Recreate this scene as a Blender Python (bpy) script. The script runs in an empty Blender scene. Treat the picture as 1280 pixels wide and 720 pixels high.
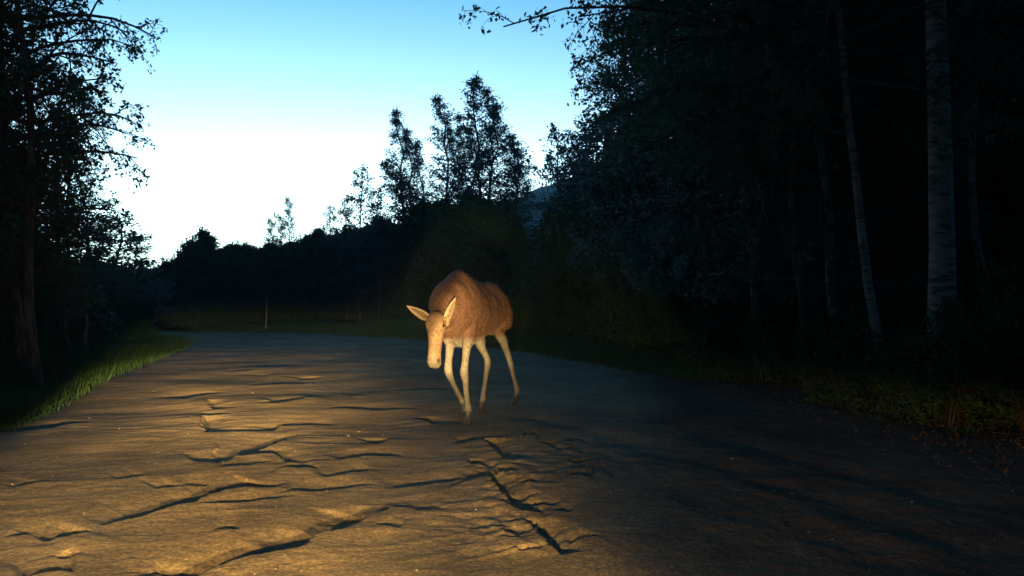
import bpy, math, random
import numpy as np
from mathutils import Vector, Matrix, Euler
R = math.radians
S = bpy.context.scene
COL = S.collection

# ------------------------------------------------------------------ camera
FPX, HZ, CAMH = 1000.0, 385.0, 1.4            # focal length and horizon row in a 1280x720 picture
cam_d = bpy.data.cameras.new('camera'); cam = bpy.data.objects.new('camera', cam_d); COL.objects.link(cam)
cam_d.sensor_width = 36; cam_d.lens = 36*FPX/1280; cam_d.clip_end = 3000; cam_d.clip_start = 0.05
cam.location = (0, 0, CAMH); cam.rotation_euler = (R(90)+math.atan((HZ-360)/FPX), 0, 0)
S.camera = cam

# ------------------------------------------------------------------ world, exposure
w = bpy.data.worlds.new('World'); S.world = w; w.use_nodes = True
nt = w.node_tree; nt.nodes.clear()
out = nt.nodes.new('ShaderNodeOutputWorld'); bg = nt.nodes.new('ShaderNodeBackground')
sky = nt.nodes.new('ShaderNodeTexSky'); sky.sky_type = 'NISHITA'; sky.sun_disc = False
sky.sun_elevation = R(-3.0); sky.sun_rotation = R(-18)
sky.air_density = 1.0; sky.dust_density = 0.3; sky.ozone_density = 3.0; sky.altitude = 100
tint = nt.nodes.new('ShaderNodeMix'); tint.data_type = 'RGBA'; tint.blend_type = 'MULTIPLY'
tint.inputs[0].default_value = 1.0; tint.inputs[7].default_value = (1.2, 8.2, 5.6, 1)
nt.links.new(sky.outputs[0], tint.inputs[6])
# the twilight arch: a pale glow over the place where the sun went down, fading with height and with bearing
tcw = nt.nodes.new('ShaderNodeTexCoord'); sp = nt.nodes.new('ShaderNodeSeparateXYZ'); nt.links.new(tcw.outputs['Generated'], sp.inputs[0])
def wm(op, a, b=None):
    x = nt.nodes.new('ShaderNodeMath'); x.operation = op
    for i, v in enumerate((a, b)):
        if v is None: continue
        if isinstance(v, (int, float)): x.inputs[i].default_value = v
        else: nt.links.new(v, x.inputs[i])
    return x.outputs[0]
dt = nt.nodes.new('ShaderNodeVectorMath'); dt.operation = 'DOT_PRODUCT'; nt.links.new(tcw.outputs['Generated'], dt.inputs[0]); dt.inputs[1].default_value = (-math.sin(R(13)), math.cos(R(13)), 0)
zz = wm('MULTIPLY', sp.outputs[2], 1/math.sin(R(13.4))); ge = wm('EXPONENT', wm('MULTIPLY', wm('MULTIPLY', zz, zz), -1.0))
az_ = wm('POWER', wm('ADD', wm('MULTIPLY', dt.outputs['Value'], 0.5), 0.5), 7.0)
gl = wm('MULTIPLY', wm('MULTIPLY', ge, az_), 3.0)
gc = nt.nodes.new('ShaderNodeMix'); gc.data_type = 'RGBA'; gc.blend_type = 'ADD'; gc.inputs[0].default_value = 1.0
gs = nt.nodes.new('ShaderNodeVectorMath'); gs.operation = 'SCALE'; gs.inputs[0].default_value = (0.95, 1.0, 1.0); nt.links.new(gl, gs.inputs[3])
nt.links.new(tint.outputs[2], gc.inputs[6]); nt.links.new(gs.outputs[0], gc.inputs[7]); nt.links.new(gc.outputs[2], bg.inputs[0])
bg.inputs[1].default_value = 0.15
nt.links.new(bg.outputs[0], out.inputs[0])
S.view_settings.view_transform = 'Standard'; S.view_settings.look = 'None'
S.view_settings.gamma = 1; S.view_settings.exposure = 3.0
S.cycles.max_bounces = 5; S.cycles.diffuse_bounces = 3; S.cycles.transmission_bounces = 3
S.cycles.use_denoising = True

# ------------------------------------------------------------------ car headlamps (the two lit lamps of the car the picture is taken from)
def headlamp(x, power):
    """a dipped-beam lamp: strongest just under its cut-off, the cut-off lower towards the left verge, fading to both sides"""
    d = bpy.data.lights.new('headlamp', 'SPOT'); o = bpy.data.objects.new('headlamp', d); COL.objects.link(o)
    d.energy = power; d.color = (1.0, 0.70, 0.25); d.spot_size = R(150); d.spot_blend = 0.6; d.shadow_soft_size = 0.04
    o.location = (x, 1.3, 0.62); o.rotation_euler = (R(86), 0, R(13)); d.use_nodes = True; n = d.node_tree; L = n.links
    em = n.nodes['Emission']; ge = n.nodes.new('ShaderNodeNewGeometry'); sp = n.nodes.new('ShaderNodeSeparateXYZ'); L.new(ge.outputs['Incoming'], sp.inputs[0])
    def m(op, a, b=0.0, c=None):
        q = n.nodes.new('ShaderNodeMath'); q.operation = op
        for i, v in enumerate((a, b, c)):
            if v is None: continue
            if isinstance(v, (int, float)): q.inputs[i].default_value = v
            else: L.new(v, q.inputs[i])
        return q.outputs[0]
    def mr(v, a, b, c, e):
        q = n.nodes.new('ShaderNodeMapRange'); q.interpolation_type = 'SMOOTHSTEP'; L.new(v, q.inputs[0])
        for i, t in enumerate((a, b, c, e)): q.inputs[i+1].default_value = t
        return q.outputs[0]
    az = m('MULTIPLY', m('ARCTAN2', sp.outputs[0], sp.outputs[1]), 57.2958)          # degrees, + to the right
    el = m('MULTIPLY', m('ARCSINE', sp.outputs[2]), 57.2958)                          # degrees, + upward
    cut = m('ADD', m('ADD', mr(az, -31, -22, -4.8, 0.0), mr(az, -9, -3, 0.0, 8.0)), mr(az, 6, 16, 0.0, -9.5))
    over = m('SUBTRACT', el, cut)
    up = m('MULTIPLY', mr(over, -1.2, 1.6, 1.0, 0.006), mr(el, -4.5, -0.5, 1.0, 0.36))
    near = m('POWER', m('ADD', m('MAXIMUM', m('MULTIPLY', el, -1.0), 0.0), 1.8), -2.0)
    down = m('MINIMUM', m('MAXIMUM', m('SUBTRACT', m('MULTIPLY', el, -1.0), 4.0), 0.0), 12.0)      # near ground is lit further to the right
    side = m('MULTIPLY', mr(m('SUBTRACT', az, m('MULTIPLY', down, 1.6)), -12.0, 6.0, 1.0, 0.075), mr(az, -62, -34, 0.15, 1.0))
    core = m('ADD', m('MULTIPLY', m('MULTIPLY', mr(az, -31, -22, 0.0, 1.0), mr(az, -16, -6, 1.0, 0.0)), m('MULTIPLY', mr(el, -6.0, -2.4, 0.0, 5.0), mr(el, -1.7, -1.0, 1.0, 0.06))), 1.0)
    L.new(m('MULTIPLY', m('MULTIPLY', up, near), m('MULTIPLY', m('MULTIPLY', side, core), 6.4)), em.inputs['Strength'])
    return o
headlamp(-1.20, 4500)
headlamp(0.0, 4500)

# ------------------------------------------------------------------ small helpers
def P(px, py, Y):
    """the point at distance Y that the photograph shows at (px, py)"""
    return np.array([(px-640)/FPX*Y, Y, CAMH-(py-HZ)/FPX*Y])
def props(o, label=None, cat=None, group=None, kind=None):
    if label: o['label'] = label
    if cat: o['category'] = cat
    if group: o['group'] = group
    if kind: o['kind'] = kind
    return o
def empty(name, loc=(0, 0, 0)):
    o = bpy.data.objects.new(name, None); COL.objects.link(o); o.location = loc; o.empty_display_size = 0.3
    return o
def link(name, me, parent=None, loc=(0, 0, 0)):
    o = bpy.data.objects.new(name, me); COL.objects.link(o); o.location = loc
    if parent: o.parent = parent
    return o
def mesh(name, V, F, mat=None, smooth=True, cols=None):
    """V: (n,3); F: list of index arrays, each (m,k)"""
    me = bpy.data.meshes.new(name); V = np.asarray(V, np.float32)
    if not isinstance(F, (list, tuple)): F = [F]
    F = [np.asarray(f, np.int32) for f in F if len(f)]
    me.vertices.add(len(V)); me.vertices.foreach_set('co', V.ravel())
    tot = np.concatenate([np.full(len(f), f.shape[1], np.int32) for f in F])
    idx = np.concatenate([f.ravel() for f in F])
    me.loops.add(len(idx)); me.loops.foreach_set('vertex_index', idx)
    me.polygons.add(len(tot)); me.polygons.foreach_set('loop_start', np.concatenate([[0], np.cumsum(tot)[:-1]]).astype(np.int32))
    me.polygons.foreach_set('loop_total', tot)
    me.polygons.foreach_set('use_smooth', np.full(len(tot), smooth))
    me.update(calc_edges=True)
    if cols is not None:
        a = me.color_attributes.new('tone', 'FLOAT_COLOR', 'POINT')
        c = np.ones((len(V), 4), np.float32); c[:, :3] = cols; a.data.foreach_set('color', c.ravel())
    if mat: me.materials.append(mat)
    return me
def nrm(v): return v/np.maximum(np.linalg.norm(v, axis=-1, keepdims=True), 1e-9)
def sstep(a, b, x):
    t = np.clip((x-a)/(b-a), 0, 1); return t*t*(3-2*t)

def noise2(x, y, seed=0):
    """gradient noise, about -0.7..0.7"""
    xi = np.floor(x).astype(np.int64); yi = np.floor(y).astype(np.int64); xf = x-xi; yf = y-yi
    def g(ix, iy):
        h = (ix*374761393+iy*668265263+seed*974711) & 0xffffffff
        h = ((h ^ (h >> 13))*1274126177) & 0xffffffff; h = h ^ (h >> 16)
        a = (h & 0xffff)/65536*2*np.pi
        return np.cos(a), np.sin(a)
    u = xf*xf*xf*(xf*(xf*6-15)+10); v = yf*yf*yf*(yf*(yf*6-15)+10)
    def d(ix, iy, dx, dy):
        a, b = g(ix, iy); return a*dx+b*dy
    n00 = d(xi, yi, xf, yf); n10 = d(xi+1, yi, xf-1, yf); n01 = d(xi, yi+1, xf, yf-1); n11 = d(xi+1, yi+1, xf-1, yf-1)
    return (n00*(1-u)+n10*u)*(1-v)+(n01*(1-u)+n11*u)*v
def fbm(x, y, seed=0, octv=4, gain=0.5):
    s = 0; a = 1; f = 1
    for i in range(octv):
        s = s+a*noise2(x*f, y*f, seed+i*17); a *= gain; f *= 2.03
    return s

# ------------------------------------------------------------------ materials
def new_mat(name):
    m = bpy.data.materials.new(name); m.use_nodes = True; n = m.node_tree; n.nodes.clear()
    o = n.nodes.new('ShaderNodeOutputMaterial'); return m, n, o
def N(n, t, **kw):
    x = n.nodes.new(t)
    for k, v in kw.items(): setattr(x, k, v)
    return x
def ramp(n, stops):
    r = n.nodes.new('ShaderNodeValToRGB'); e = r.color_ramp.elements
    e[0].position, e[0].color = stops[0][0], (*stops[0][1], 1)
    e[1].position, e[1].color = stops[-1][0], (*stops[-1][1], 1)
    for p, c in stops[1:-1]:
        q = e.new(p); q.color = (*c, 1)
    return r
def leaf_mat(name, c1, c2, trans=0.3, spec=0.2):
    m, n, o = new_mat(name); L = n.links
    gi = N(n, 'ShaderNodeNewGeometry'); oi = N(n, 'ShaderNodeObjectInfo')
    rn = N(n, 'ShaderNodeMath', operation='FRACT'); ad = N(n, 'ShaderNodeMath', operation='ADD')
    L.new(gi.outputs['Random Per Island'], ad.inputs[0]); L.new(oi.outputs['Random'], ad.inputs[1]); L.new(ad.outputs[0], rn.inputs[0])
    r = ramp(n, [(0, c1), (1, c2)]); L.new(rn.outputs[0], r.inputs[0])
    b = N(n, 'ShaderNodeBsdfPrincipled'); b.inputs['Roughness'].default_value = 0.55; b.inputs['Specular IOR Level'].default_value = spec
    t = N(n, 'ShaderNodeBsdfTranslucent'); mx = N(n, 'ShaderNodeMixShader'); mx.inputs[0].default_value = trans
    L.new(r.outputs[0], b.inputs['Base Color']); L.new(r.outputs[0], t.inputs[0])
    L.new(b.outputs[0], mx.inputs[1]); L.new(t.outputs[0], mx.inputs[2]); L.new(mx.outputs[0], o.inputs[0])
    return m
def bark_mat(name, base, dark, marks=0.5, sc=(6, 6, 22)):
    m, n, o = new_mat(name); L = n.links
    tc = N(n, 'ShaderNodeTexCoord'); mp = N(n, 'ShaderNodeMapping'); mp.inputs['Scale'].default_value = sc
    L.new(tc.outputs['Object'], mp.inputs[0])
    nz = N(n, 'ShaderNodeTexNoise'); nz.inputs['Scale'].default_value = 1.0; nz.inputs['Detail'].default_value = 5; L.new(mp.outputs[0], nz.inputs[0])
    r = ramp(n, [(marks-0.07, dark), (marks+0.05, base)]); L.new(nz.outputs[0], r.inputs[0])
    n2 = N(n, 'ShaderNodeTexNoise'); n2.inputs['Scale'].default_value = 3.0; L.new(tc.outputs['Object'], n2.inputs[0])
    r2 = ramp(n, [(0.3, (0.55, 0.55, 0.5)), (0.65, (1, 1, 1))]); L.new(n2.outputs[0], r2.inputs[0])
    mu = N(n, 'ShaderNodeMix', data_type='RGBA', blend_type='MULTIPLY'); mu.inputs[0].default_value = 1
    L.new(r.outputs[0], mu.inputs[6]); L.new(r2.outputs[0], mu.inputs[7])
    b = N(n, 'ShaderNodeBsdfPrincipled'); b.inputs['Roughness'].default_value = 0.85
    bp = N(n, 'ShaderNodeBump'); bp.inputs['Strength'].default_value = 0.6; bp.inputs['Distance'].default_value = 0.02
    L.new(nz.outputs[0], bp.inputs['Height']); L.new(bp.outputs[0], b.inputs['Normal'])
    L.new(mu.outputs[2], b.inputs['Base Color']); L.new(b.outputs[0], o.inputs[0])
    return m
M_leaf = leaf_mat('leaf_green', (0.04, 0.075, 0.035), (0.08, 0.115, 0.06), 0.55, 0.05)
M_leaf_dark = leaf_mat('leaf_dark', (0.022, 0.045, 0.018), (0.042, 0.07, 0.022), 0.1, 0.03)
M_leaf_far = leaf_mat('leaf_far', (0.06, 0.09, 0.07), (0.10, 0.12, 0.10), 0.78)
M_grass = leaf_mat('grass_blade', (0.025, 0.06, 0.022), (0.05, 0.085, 0.03), 0.2, 0.05)
M_dry = leaf_mat('dry_leaf', (0.05, 0.026, 0.016), (0.11, 0.05, 0.03), 0.15, 0.05)
M_bark = bark_mat('bark_brown', (0.10, 0.08, 0.065), (0.035, 0.028, 0.024), 0.5, (14, 14, 3))
M_birch = bark_mat('bark_birch', (0.25, 0.205, 0.165), (0.07, 0.055, 0.045), 0.46, (4, 4, 19))
M_twig = bark_mat('bark_twig', (0.07, 0.05, 0.045), (0.03, 0.024, 0.02), 0.5)

def dirt_mat():
    m, n, o = new_mat('packed_dirt'); L = n.links
    tc = N(n, 'ShaderNodeTexCoord')
    at = N(n, 'ShaderNodeVertexColor', layer_name='tone')
    n1 = N(n, 'ShaderNodeTexNoise'); n1.inputs['Scale'].default_value = 1.3; n1.inputs['Detail'].default_value = 7; n1.inputs['Roughness'].default_value = 0.6
    L.new(tc.outputs['Object'], n1.inputs[0])
    r1 = ramp(n, [(0.3, (0.62, 0.62, 0.66)), (0.5, (0.95, 0.95, 0.93)), (0.7, (1.25, 1.2, 1.1))]); L.new(n1.outputs[0], r1.inputs[0])
    n2 = N(n, 'ShaderNodeTexNoise'); n2.inputs['Scale'].default_value = 45; n2.inputs['Detail'].default_value = 6; L.new(tc.outputs['Object'], n2.inputs[0])
    r2 = ramp(n, [(0.35, (0.6, 0.6, 0.6)), (0.65, (1.3, 1.28, 1.22))]); L.new(n2.outputs[0], r2.inputs[0])
    a = N(n, 'ShaderNodeMix', data_type='RGBA', blend_type='MULTIPLY'); a.inputs[0].default_value = 1
    b_ = N(n, 'ShaderNodeMix', data_type='RGBA', blend_type='MULTIPLY'); b_.inputs[0].default_value = 1
    L.new(at.outputs[0], a.inputs[6]); L.new(r1.outputs[0], a.inputs[7]); L.new(a.outputs[2], b_.inputs[6]); L.new(r2.outputs[0], b_.inputs[7])
    b = N(n, 'ShaderNodeBsdfPrincipled'); b.inputs['Roughness'].default_value = 0.95; b.inputs['Specular IOR Level'].default_value = 0.06
    L.new(b_.outputs[2], b.inputs['Base Color'])
    mp = N(n, 'ShaderNodeMapping'); mp.inputs['Scale'].default_value = (0.8, 1.15, 1.0); mp.inputs['Rotation'].default_value = (0, 0, R(-14))
    L.new(tc.outputs['Object'], mp.inputs[0])
    n3 = N(n, 'ShaderNodeTexNoise'); n3.inputs['Scale'].default_value = 9; n3.inputs['Detail'].default_value = 8; n3.inputs['Roughness'].default_value = 0.55
    L.new(mp.outputs[0], n3.inputs[0])
    bp = N(n, 'ShaderNodeBump'); bp.inputs['Strength'].default_value = 0.3; bp.inputs['Distance'].default_value = 0.02; L.new(n3.outputs[0], bp.inputs['Height'])
    b2 = N(n, 'ShaderNodeBump'); b2.inputs['Strength'].default_value = 0.75; b2.inputs['Distance'].default_value = 0.006; L.new(n2.outputs[0], b2.inputs['Height'])
    L.new(bp.outputs[0], b2.inputs['Normal']); L.new(b2.outputs[0], b.inputs['Normal'])
    L.new(b.outputs[0], o.inputs[0]); return m
M_dirt = dirt_mat()

# ------------------------------------------------------------------ terrain: one height function for road, verges, hill foot
LEFT = [(-4.6, -60), (-4.9, 0), (-5.4, 6), (-5.97, 9.3), (-6.8, 11.7), (-8.4, 16.5), (-11.2, 27), (-12.6, 31), (-15.5, 34), (-21, 37.5), (-60, 45)]
RIGHT = [(-60, 56), (-22, 49), (-11, 44.5), (-5.6, 38), (0, 27), (2.9, 18.2), (4.4, 13.3), (4.9, 8), (4.9, 0), (4.9, -60)]
POLY = np.array(LEFT+RIGHT, float)
def road_sd(x, y):
    """distance to the road's edge, negative on the road"""
    x = np.asarray(x, float); y = np.asarray(y, float)
    d = np.full(x.shape, 1e9); ins = np.zeros(x.shape, bool)
    for i in range(len(POLY)):
        a = POLY[i]; b = POLY[(i+1) % len(POLY)]; e = b-a
        t = np.clip(((x-a[0])*e[0]+(y-a[1])*e[1])/(e@e), 0, 1)
        d = np.minimum(d, (x-a[0]-t*e[0])**2+(y-a[1]-t*e[1])**2)
        c = (a[1] > y) != (b[1] > y)
        if abs(e[1]) > 1e-9: ins ^= c & (x < e[0]*(y-a[1])/e[1]+a[0])
    return np.sqrt(d)*np.where(ins, -1, 1)
# cracks and ledges of the dried mud: lines on the ground with a depth, each a drop that climbs back over 'back' metres
CR = [
 ([(236,722),(262,706),(300,698),(345,689),(380,683),(396,671),(420,666),(440,662),(453,651),(468,644),(484,640),(494,630)], .085, .40),
 ([(128,651),(160,645),(190,639),(214,632),(250,625),(262,618),(280,612),(310,609),(345,607),(360,600)], .07, .45),
 ([(62,669),(85,664),(120,656)], .045, .4),
 ([(222,568),(238,573),(245,579),(272,580),(290,575),(300,568),(325,563),(345,555),(362,547),(375,543)], .05, .4),
 ([(300,572),(340,568),(353,572),(357,578)], .04, .3),
 ([(350,584),(375,585),(400,583)], .05, .35),
 ([(-40,548),(0,543),(40,541),(70,536),(90,531),(118,527)], .07, .5),
 ([(234,497),(255,493),(287,490)], .04, .6),
 ([(370,474),(385,474),(408,470)], .05, .7),
 ([(312,483),(335,482),(400,478)], .025, .6),
 ([(320,506),(350,506),(375,502),(388,497)], .04, .6),
 ([(345,538),(352,532),(380,531),(425,529)], .03, .4),
 ([(405,511),(440,512),(475,513),(525,510)], .035, .6),
 ([(512,521),(530,524),(542,529)], .07, .4),
 ([(450,553),(472,554),(494,546)], .045, .4),
 ([(428,573),(455,569),(505,568)], .045, .35),
 ([(410,594),(440,589),(475,584)], .03, .35),
 ([(345,612),(400,610),(440,606),(475,601)], .028, .35),
 ([(255,520),(253,532),(257,542)], .045, .3), ([(258,500),(266,512)], .04, .3),
 ([(235,518),(262,520),(292,518)], .025, .4),
 ([(270,586),(310,583),(345,577)], .02, .4), ([(230,604),(262,602)], .03, .3), ([(200,609),(230,604)], .03, .3),
 ([(68,684),(85,688),(110,682)], .025, .3),
 ([(35,716),(60,711),(95,707)], .045, .3),
 ([(186,704),(205,703),(212,709),(230,717)], .045, .25),
 ([(250,628),(290,627),(330,621),(372,616)], .022, .35), ([(270,657),(300,655)], .022, .3), ([(60,660),(10,664)], .02, .3),
 ([(488,609),(520,606),(560,603),(590,599)], .03, .4),
 ([(560,554),(580,555),(600,551),(612,556),(622,566),(636,576)], .065, .28),
 ([(583,573),(588,582),(600,582),(614,584)], .05, .2),
 ([(586,598),(602,596),(614,601),(618,610),(632,622),(642,634),(652,640),(664,643)], .095, .18),
 ([(654,650),(668,660),(680,674),(690,684),(700,692)], .09, .16),
 ([(618,594),(635,590),(648,590)], .04, .2), ([(620,607),(634,606)], .045, .2), ([(648,602),(666,604)], .045, .2),
 ([(640,620),(655,618),(675,616)], .04, .2), ([(648,628),(670,628),(690,631)], .045, .2), ([(655,641),(680,641)], .035, .2), ([(690,637),(712,639)], .03, .2),
 ([(712,674),(730,673),(750,670)], .035, .25), ([(708,596),(740,598)], .045, .25), ([(742,592),(762,592)], .045, .3),
 ([(655,545),(672,545)], .06, .3), ([(672,554),(690,556)], .045, .3), ([(702,563),(716,562)], .04, .3), ([(706,578),(718,580)], .04, .3), ([(700,552),(730,554)], .05, .3),
 ([(620,666),(650,672)], .03, .25), ([(645,687),(650,690)], .04, .15),
 ([(500,487),(530,488),(560,486)], .03, .6), ([(440,496),(460,495)], .03, .5), ([(290,465),(330,463)], .03, .9), ([(330,470),(350,468)], .02, .8), ([(480,455),(540,453)], .02, 1.0),
 ([(400,645),(440,640),(470,632)], .018, .3), ([(520,640),(560,636)], .012, .3), ([(150,600),(190,594)], .015, .4), ([(470,660),(500,662)], .015, .3), ([(20,610),(60,602)], .015, .4),
]
def px_ground(p): 
    Y = FPX*CAMH/(p[1]-HZ); return ((p[0]-640)/FPX*Y, Y)
CRW = [(np.array([px_ground(p) for p in pts]), D*(1.4 if D == .085 else 1.08)+.003, B) for pts, D, B in CR]
# wheel ruts on the dark right half: soft grooves
RUTS = [([(640,515),(760,545),(900,590),(1020,625),(1150,662),(1300,715)], .07, .22), ([(690,500),(860,535),(1010,575),(1160,612),(1300,655)], .05, .25),
        ([(720,560),(860,610),(1000,665),(1090,715)], .045, .2), ([(300,440),(420,470),(470,520),(500,600)], .02, .5), ([(380,432),(560,470),(620,520),(700,600),(760,700)], .02, .35)]
RUTW = [(np.array([px_ground(p) for p in pts]), D, B) for pts, D, B in RUTS]
def polydist(x, y, pl):
    """nearest point on a polyline: distance, side (+ = left of travel), param 0..1"""
    best = np.full(x.shape, 1e9); side = np.zeros(x.shape); par = np.zeros(x.shape)
    ln = np.linalg.norm(np.diff(pl, axis=0), axis=1); cum = np.concatenate([[0], np.cumsum(ln)]); T = cum[-1]
    for i in range(len(pl)-1):
        a = pl[i]; e = pl[i+1]-a; q = ((x-a[0])*e[0]+(y-a[1])*e[1])/(e@e); t = np.clip(q, 0, 1)
        dx = x-a[0]-t*e[0]; dy = y-a[1]-t*e[1]; d = np.hypot(dx, dy); k = d < best
        best = np.where(k, d, best); side = np.where(k, np.sign(e[0]*dy-e[1]*dx), side); par = np.where(k, (cum[i]+t*ln[i])/T, par)
    return best, side, par
def height(x, y):
    x = np.asarray(x, float); y = np.asarray(y, float); sd = road_sd(x, y)
    on = sstep(0.6, -0.4, sd)
    r = 0.05*noise2(x*0.35, y*0.3, 3)+0.032*noise2(x*0.42+y*0.13, y*0.7-x*0.3, 5)
    # slabs of dried mud: low terraces running slightly askew
    q = y*1.15+x*-0.28+0.55*fbm(x*0.6, y*0.8, 9, 3)
    rp = np.abs(fbm(x*0.75+0.3*y, y*1.7-x*0.55, 21, 2)); r = r+0.03*np.clip(0.3-rp, 0, 1)*sstep(16, 8, y)*np.clip(0.5+1.6*noise2(x*0.7, y*0.6, 33), 0, 1)
    st = (q*1.6) % 1.0; amp = np.clip(noise2(x*0.8, y*0.7, 31)*2+0.35, 0, 1)
    r = r+0.003*amp*(sstep(0, 0.85, st)-sstep(0.93, 1.0, st))*sstep(30, 12, y)
    r = r+0.005*fbm(x*2.2, y*2.8, 41, 3)+0.0026*fbm(x*14, y*15, 43, 3)
    cl_ = np.clip(1-np.abs(x+0.05-0.02*(y-5))/0.55, 0, 1)*sstep(8.6, 7.4, y)*sstep(4.2, 5, y)+0.7*np.clip(1-np.abs(x-.75)/0.6, 0, 1)*sstep(9.8, 8.4, y)*sstep(6.0, 7.2, y)   # broken clods beside the deep rut
    r = r+0.035*cl_*np.clip(fbm(x*6, y*5, 45, 3)+.1, -.3, .45)
    near = (y > 2) & (y < 24) & (np.abs(x) < 12)
    r = r+0.015*sstep(.2, 1.6, x)*fbm(x*4.1, y*3.6, 47, 4, .6)*sstep(22, 10, y)
    if near.any():
        xn = x[near]; yn = y[near]; c = np.zeros(xn.shape)
        wob = 0.035*fbm(xn*7, yn*7, 55, 2)
        for pl, D, B in CRW:
            lo = pl.min(0)-1.4; hi = pl.max(0)+1.4
            k = (xn > lo[0]) & (xn < hi[0]) & (yn > lo[1]) & (yn < hi[1])
            if not k.any(): continue
            d, s, t = polydist(xn[k], yn[k], pl)
            sg = s if pl[-1][0] > pl[0][0] else -s
            fall = np.clip(1.7*np.sin(np.pi*np.clip(t, 0, 1)), 0, 1)
            ds = d*sg+wob[k]; endfade = np.where((t <= 0) | (t >= 1), 0.0, 1.0)
            drop = -D*1.0*sstep(-0.002, 0.02, ds)*np.exp(-(np.maximum(ds, 0)/B)**2*1.3)
            lip = 0.25*D*sstep(-0.5, -0.0, ds)*(ds < 0.0)+0.25*D*(ds >= 0)*np.exp(-np.maximum(ds, 0)/0.02)
            c[k] += (drop+lip)*fall*endfade
        rw = 0.22*fbm(xn*.8, yn*.8, 57, 3); rg = np.clip(.55+1.3*noise2(xn*1.1, yn*.9, 58), .1, 1.2)
        for pl, D, B in RUTW:
            d, s, t = polydist(xn, yn, pl); d = np.abs(d*s+rw); D = D*.38*rg
            c += (-D*np.exp(-(d/B)**2)+0.5*D*np.exp(-((d-B*2)/B)**2))*sstep(0, .08, t)*sstep(1, .92, t)
        r[near] += c
    o_ = 0.03*fbm(x*1.2, y*1.2, 77, 3)+0.12*fbm(x*0.2, y*0.2, 78, 3)
    leftside = (x < -4) & (y < 44-0.1*x)
    bank = np.where(leftside, 0.55*sstep(0.1, 2.6, sd)+0.02*np.clip(sd-3, 0, 60), 0.22*sstep(0.0, 2.5, sd)+0.045*np.clip(sd-4, 0, 80))
    return r*on+(o_+bank)*(1-on)
def hgt(x, y): return float(height(np.array([x]), np.array([y]))[0])

def axis(fine_a, fine_b, step, grow, far_lo, far_hi):
    mid = np.arange(fine_a, fine_b+1e-6, step); lo = []; hi = []; s = step; v = fine_a
    while v > far_lo: s = min(s*grow, 60); v -= s; lo.append(v)
    s = step; v = mid[-1]
    while v < far_hi: s = min(s*grow, 60); v += s; hi.append(v)
    return np.array(lo[::-1]+list(mid)+hi)
gx = axis(-4.2, 2.6, 0.0155, 1.022, -480, 480)
ys = [3.3]
while ys[-1] < 560: ys.append(ys[-1]+max(0.0125, 0.0125*(ys[-1]/5.5)**1.5) if ys[-1] < 30 else ys[-1]+0.0125*(30/5.5)**1.5*(ys[-1]/30)**1.8)
yb = []; v = 3.3; s = 0.03
while v > -60: s *= 1.12; v -= s; yb.append(v)
gy = np.array(yb[::-1]+ys)
GX, GY = np.meshgrid(gx, gy); GZ = height(GX.ravel(), GY.ravel()); SD = road_sd(GX.ravel(), GY.ravel())
nx, ny = len(gx), len(gy)
V = np.stack([GX.ravel(), GY.ravel(), GZ], 1)
jj, ii = np.meshgrid(np.arange(ny-1), np.arange(nx-1), indexing='ij')
a = (jj*nx+ii).ravel(); F = np.stack([a, a+1, a+1+nx, a+nx], 1)
# ground colours: packed clay on the road, painted shade right of the beam, humus in the verge
cl = np.array([0.190, 0.134, 0.086]); shade_c = np.array([0.072, 0.044, 0.031]); hum = np.array([0.035, 0.03, 0.02])
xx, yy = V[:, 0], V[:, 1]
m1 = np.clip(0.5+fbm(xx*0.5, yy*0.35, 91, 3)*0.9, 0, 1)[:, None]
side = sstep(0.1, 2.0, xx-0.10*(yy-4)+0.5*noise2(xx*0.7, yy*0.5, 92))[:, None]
c0 = cl*(0.8+0.4*m1); c0 = c0*(1-side)+shade_c*(0.8+0.5*m1)*side
vg = sstep(-0.5, 0.5, SD+0.5*fbm(xx*1.1, yy*1.1, 93, 3))[:, None]
c0 = c0*(1-vg)+hum*(0.7+0.6*m1)*vg
sdf = SD[F].mean(1); fr = sdf < 0.5
def sub(Fs):
    u, inv = np.unique(Fs, return_inverse=True); return V[u], inv.reshape(Fs.shape), c0[u]
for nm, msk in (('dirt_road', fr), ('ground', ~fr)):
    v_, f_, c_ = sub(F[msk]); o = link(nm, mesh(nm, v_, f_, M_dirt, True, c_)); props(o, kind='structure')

# ------------------------------------------------------------------ trees
def tubes(PT, RD, sides):
    """PT (m,k,3), RD (m,k) -> V, quads"""
    m, k, _ = PT.shape; T = np.gradient(PT, axis=1); T = nrm(T)
    ref = np.where(np.abs(T[:, :1, 2:3]) > 0.9, np.array([1., 0, 0]), np.array([0, 0, 1.])); ref = np.broadcast_to(ref, T.shape)
    A = nrm(np.cross(T, ref)); B = np.cross(T, A); th = np.arange(sides)/sides*2*np.pi
    ring = PT[:, :, None]+RD[:, :, None, None]*(A[:, :, None]*np.cos(th)[None, None, :, None]+B[:, :, None]*np.sin(th)[None, None, :, None])
    idx = np.arange(m*k*sides).reshape(m, k, sides); a = idx[:, :-1]; b = idx[:, 1:]
    Q = np.stack([a, np.roll(a, -1, 2), np.roll(b, -1, 2), b], -1).reshape(-1, 4)
    return ring.reshape(-1, 3), Q
def join(parts):
    V, F, o = [], [], 0
    for v, f in parts: V.append(v); F.append(f+o); o += len(v)
    return np.concatenate(V), np.concatenate(F)
def grow(rng, start, d0, length, k, droop, wander, up=0):
    m = len(start); PT = np.zeros((m, k, 3)); PT[:, 0] = start; d = nrm(d0)
    for i in range(1, k):
        d = nrm(d+rng.normal(0, wander, (m, 3))+np.array([0, 0, -1.])*droop*i/k+np.array([0, 0, 1.])*up*i/k)
        PT[:, i] = PT[:, i-1]+d*(length/(k-1))[:, None]
    return PT
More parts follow.
